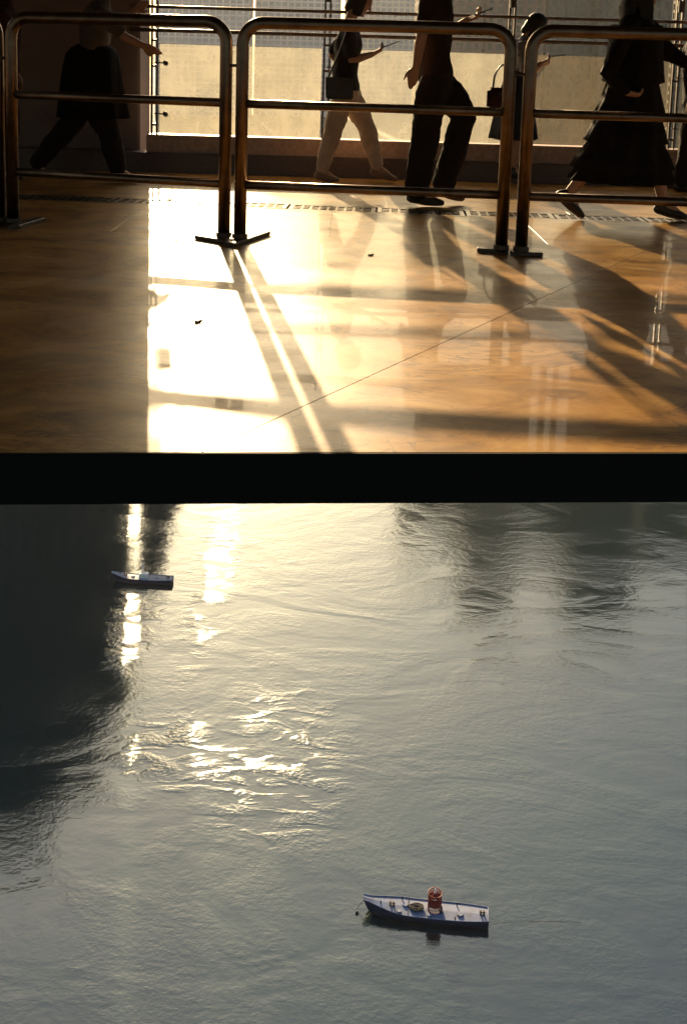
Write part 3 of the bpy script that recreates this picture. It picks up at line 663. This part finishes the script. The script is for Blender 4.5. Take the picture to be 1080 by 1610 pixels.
# ------------------------------------------------------------------ marker boats
M_hullb = mat('dark_blue_hull', (.012, .016, .045), .45, var=.35, vscale=1.2); M_deckb = mat('pale_blue_deck', (.11, .16, .29), .6, var=.3, vscale=1.6, bump=.1, bscale=8)
M_deckw = mat('pale_grey_deck', (.24, .27, .34), .6, var=.15, vscale=1.6); M_red = mat('red_daymark', (.24, .012, .010), .5, var=.3, vscale=3); M_redl = mat('faded_red_bars', (.22, .03, .022), .55)
M_iron = mat('black_iron', (.015, .015, .018), .55, var=.3, vscale=5); M_rust = mat('rusty_chain', (.055, .05, .045), .8, var=.4, vscale=9); M_white = mat('white_lamp', (.75, .74, .70), .35); M_rope = mat('wet_rope', (.06, .055, .045), .8)
def marker_boat(label, bow_px, stern_px, Wd, deckm, kind):
    p = onz(*bow_px, ZW); q = onz(*stern_px, ZW); d = q - p; L_ = d.length; rz = math.atan2(d.y, d.x)
    root = empty('marker_boat', (p + q) / 2, rz); tag(root, label, 'boat', 'unmanned marker boats moored on the river')
    n = 22; secs = []
    for i in range(n + 1):
        t = i / n
        hb = Wd / 2 * (min(1, (t / .30)) ** .62 if t < .30 else (1 - .22 * max(0, (t - .72) / .28) ** 1.6)); hb = max(hb, Wd * .5 * .34)
        sheer = .62 + .50 * max(0, 1 - t / .45) ** 2 + .06 * max(0, (t - .7) / .3)
        x = -L_ / 2 + L_ * t; rake = .75 * max(0, 1 - t / .12)
        secs.append((x, hb, sheer, rake))
    bm = B(); rows = []
    for x, hb, sh_, rk in secs:
        rows.append([bm.verts.new(v) for v in ((x, -hb, sh_), (x + rk * .5, -hb * .96, .30), (x + rk, -hb * .72, -.12), (x + rk, 0, -.3), (x + rk, hb * .72, -.12), (x + rk * .5, hb * .96, .30), (x, hb, sh_))])
    for a_, b_ in zip(rows[:-1], rows[1:]):
        for k in range(6): bm.faces.new((a_[k], b_[k], b_[k + 1], a_[k + 1]))
    bm.faces.new(rows[0]); bm.faces.new(rows[-1][::-1])
    obj('hull', bm, M_hullb, root)
    bm = B(); up_, lo = [], []
    for x, hb, sh_, rk in secs:
        up_.append([bm.verts.new((x, s_ * hb * .97, sh_ - .03 + (.04 if s_ == 0 else 0))) for s_ in (-1, 0, 1)])
    for a_, b_ in zip(up_[:-1], up_[1:]):
        for k in range(2): bm.faces.new((a_[k], b_[k], b_[k + 1], a_[k + 1]))
    dk = obj('deck', bm, deckm, root)
    for s_ in (-1, 1):
        obj('gunwale', tube(B(), [(x, s_ * hb, sh_) for x, hb, sh_, rk in secs], .035, 8), deckm, root, True)
    obj('gunwale', tube(B(), [(secs[-1][0], -secs[-1][1], secs[-1][2]), (secs[-1][0], secs[-1][1], secs[-1][2])], .035, 8), deckm, root, True)
    def dz(x):
        t = (x + L_ / 2) / L_; return .63 + .50 * max(0, 1 - t / .45) ** 2 + .06 * max(0, (t - .7) / .3) - .02
    def bitts(x, y):
        t = obj('mooring_bitts', bevel(box(B(), x - .20, x + .20, y - .10, y + .10, dz(x), dz(x) + .05), .01, 1), M_iron, root)
        for k in (-.12, .12): bm = B(); cyl(bm, (x + k, y, dz(x) + .05), (x + k, y, dz(x) + .27), .065, 12); cyl(bm, (x + k, y, dz(x) + .27), (x + k, y, dz(x) + .31), .085, 12); obj('bitt_post', bm, M_iron, t)
        obj('cross_bar', tube(B(), [(x - .25, y, dz(x) + .19), (x + .25, y, dz(x) + .19)], .03, 8), M_iron, t)
    def hatch(x, y, r):
        bm = B(); cyl(bm, (x, y, dz(x) - .02), (x, y, dz(x) + .07), r, 22); cyl(bm, (x, y, dz(x) + .07), (x, y, dz(x) + .10), r * .92, 22); h_ = obj('deck_hatch', bm, deckm, root)
        obj('hatch_rim', tube(B(), [(x + r * math.cos(a * math.pi / 10), y + r * math.sin(a * math.pi / 10), dz(x) + .03) for a in range(21)], .016, 6), M_iron, h_, True)
    def stanchion(x, y, hh=.22):
        bm = B(); cyl(bm, (x, y, dz(x)), (x, y, dz(x) + hh), .045, 10); ellipsoid(bm, (x, y, dz(x) + hh), .06, .06, .05, None, 10, 6); obj('stanchion', bm, M_iron, root, True)
    hw = Wd / 2
    if kind == 'near':
        bitts(-L_ * .27, -.1); bitts(L_ * .45, -.05)
        for x, y, r in ((-L_ * .165, .18, .26), (-L_ * .21, -.62, .18), (L_ * .275, -.25, .25), (L_ * .03, -.6, .2)): hatch(x, y, r)
        for x, y in ((-L_ * .19, hw * .75), (L_ * .25, hw * .7), (L_ * .235, -hw * .85), (-L_ * .36, -.2)): stanchion(x, y)
        obj('deck_seam', tube(B(), [(-L_ * .14, -hw * .96, dz(-L_ * .14) + .03), (-L_ * .14, hw * .96, dz(-L_ * .14) + .05)], .022, 6), M_iron, root)
        # heap of chain
        ch = B(); random.seed(4)
        pts = []
        for k in range(150):
            a = k * .52; rr = .26 + .12 * math.sin(k * .37) + random.uniform(-.05, .05)
            pts.append((-L_ * .075 + 1.5 * rr * math.cos(a) + random.uniform(-.04, .04), -.05 + rr * math.sin(a), dz(0) + .05 + .0006 * k + random.uniform(0, .04)))
        tube(ch, spline(pts, 3), .032, 6); obj('chain_heap', ch, M_rust, root, True)
        obj('winch', tube(B(), [(L_ * .12, -.28, dz(0) + .16), (L_ * .12, .12, dz(0) + .16)], .15, 14), M_iron, root, True)
        bx = L_ * .075 - .05; r = .52; z0 = dz(0) + .08
    else:
        stanchion(-L_ * .36, 0, .5); hatch(-L_ * .15, .1, .25); hatch(L_ * .25, 0, .25); bitts(-L_ * .27, 0); bitts(L_ * .42, 0)
        obj('locker', bevel(box(B(), -.35, .75, -.35, .45, dz(0), dz(0) + .55), .03, 2), M_white, root)
        obj('stern_panel', box(B(), L_ / 2 - .01, L_ / 2 + .012, -hw * .55, hw * .55, .1, .5), M_red, root)
        bx = .1; r = .22; z0 = dz(0) + .55
    if kind == 'near':
        bm = B(); cyl(bm, (bx, 0, dz(bx) - .02), (bx, 0, z0), r * 1.06, 28); dmk = obj('daymark', bm, deckm, root)
        bm = B(); N_ = 26
        for k in range(N_):
            a = 2 * math.pi * k / N_; c = Vector((bx + r * math.cos(a), r * math.sin(a), 0)); cyl(bm, c + Vector((0, 0, z0)), c + Vector((0, 0, z0 + 1.42)), .024, 6)
        obj('bars', bm, M_redl, dmk)['kind'] = 'stuff'
        bm = B(); 
        for zz in (z0 + .42, z0 + 1.12): pass
        for k in range(28):
            a0, a1 = 2 * math.pi * k / 28, 2 * math.pi * (k + 1) / 28
            vs_ = [(bx + rr * math.cos(a), rr * math.sin(a), z) for (rr, a, z) in ((r * .97, a0, z0 + .42), (r * .97, a1, z0 + .42), (r * .97, a1, z0 + 1.15), (r * .97, a0, z0 + 1.15), (r * .93, a0, z0 + .42), (r * .93, a1, z0 + .42), (r * .93, a1, z0 + 1.15), (r * .93, a0, z0 + 1.15))]
            V = [bm.verts.new(q_) for q_ in vs_]
            bm.faces.new(V[:4]); bm.faces.new(V[4:][::-1]); bm.faces.new((V[0], V[1], V[5], V[4])); bm.faces.new((V[3], V[2], V[6], V[7]))
        obj('shroud', bm, M_red, dmk)
        for zz in (z0 + .03, z0 + .80, z0 + 1.40):
            obj('ring', tube(B(), [(bx + r * 1.03 * math.cos(k * math.pi / 14), r * 1.03 * math.sin(k * math.pi / 14), zz) for k in range(29)], .026, 6), M_red, dmk, True)
        bm = B()
        for k in range(3):
            a = math.pi * k / 3; cyl(bm, (bx + r * math.cos(a), r * math.sin(a), z0 + 1.40), (bx - r * math.cos(a), -r * math.sin(a), z0 + 1.40), .02, 6)
        obj('spider', bm, M_red, dmk)['kind'] = 'stuff'
        lz = z0 + 1.40
    else:
        bm = B(); cyl(bm, (bx, 0, z0), (bx, 0, z0 + .9), .06, 10); dmk = obj('mast', bm, M_white, root); lz = z0 + .9
    bm = B(); cyl(bm, (bx, 0, lz), (bx, 0, lz + .12), .10, 14); cyl(bm, (bx, 0, lz + .12), (bx, 0, lz + .30), .085, 14, .06); ellipsoid(bm, (bx, 0, lz + .31), .06, .06, .07, None, 10, 8)
    obj('lantern', bm, M_white, dmk, True)
    obj('mooring_chain', tube(B(), [(-L_ / 2 + .05, 0, .85), (-L_ / 2 - .35, -.03, .35), (-L_ / 2 - .55, -.05, -.1)], .022, 6), M_rust, root, True)
    return root
nb = marker_boat('pale blue marker boat with dark hull and red barred drum', (571, 1430), (767, 1450), 1.85, M_deckb, 'near')
fb = marker_boat('small pale grey marker boat with white mast moored farther out', (176, 912), (272, 917), 1.5, M_deckw, 'far')
p = onz(561, 1436, ZW); bm = B(); ellipsoid(bm, (0, 0, .05), .13, .13, .16, None, 14, 10); o = obj('mooring_float', bm, M_iron, None, True); o.location = p
tag(o, 'small dark float bobbing ahead of the blue boat', 'float')
a, b_ = onz(770, 1444, ZW + .3), onz(912, 1450, ZW); mid = a.lerp(b_, .5); mid.z = ZW + .01
o = obj('trailing_line', tube(B(), spline([a, a.lerp(b_, .2) - Vector((0, 0, .22)), mid + Vector((0, .1, 0)), b_ + Vector((0, 0, .01))], 8), .011, 6), M_rope, None, True)
tag(o, 'thin mooring line trailing on the water behind the blue boat', 'line')

# ------------------------------------------------------------------ haze
hz = obj('haze', box(B(), -1480, 1480, -380, 1580, ZW - 12, 125), None); tag(hz, kind='stuff')
hm = bpy.data.materials.new('haze'); hm.use_nodes = True; hm.node_tree.nodes.clear()
ho = hm.node_tree.nodes.new('ShaderNodeOutputMaterial'); hv = hm.node_tree.nodes.new('ShaderNodeVolumePrincipled')
hv.inputs['Color'].default_value = (.88, .93, .97, 1); hv.inputs['Density'].default_value = .00007; hv.inputs['Anisotropy'].default_value = .55
hm.node_tree.links.new(hv.outputs[0], ho.inputs['Volume']); hz.data.materials.append(hm)
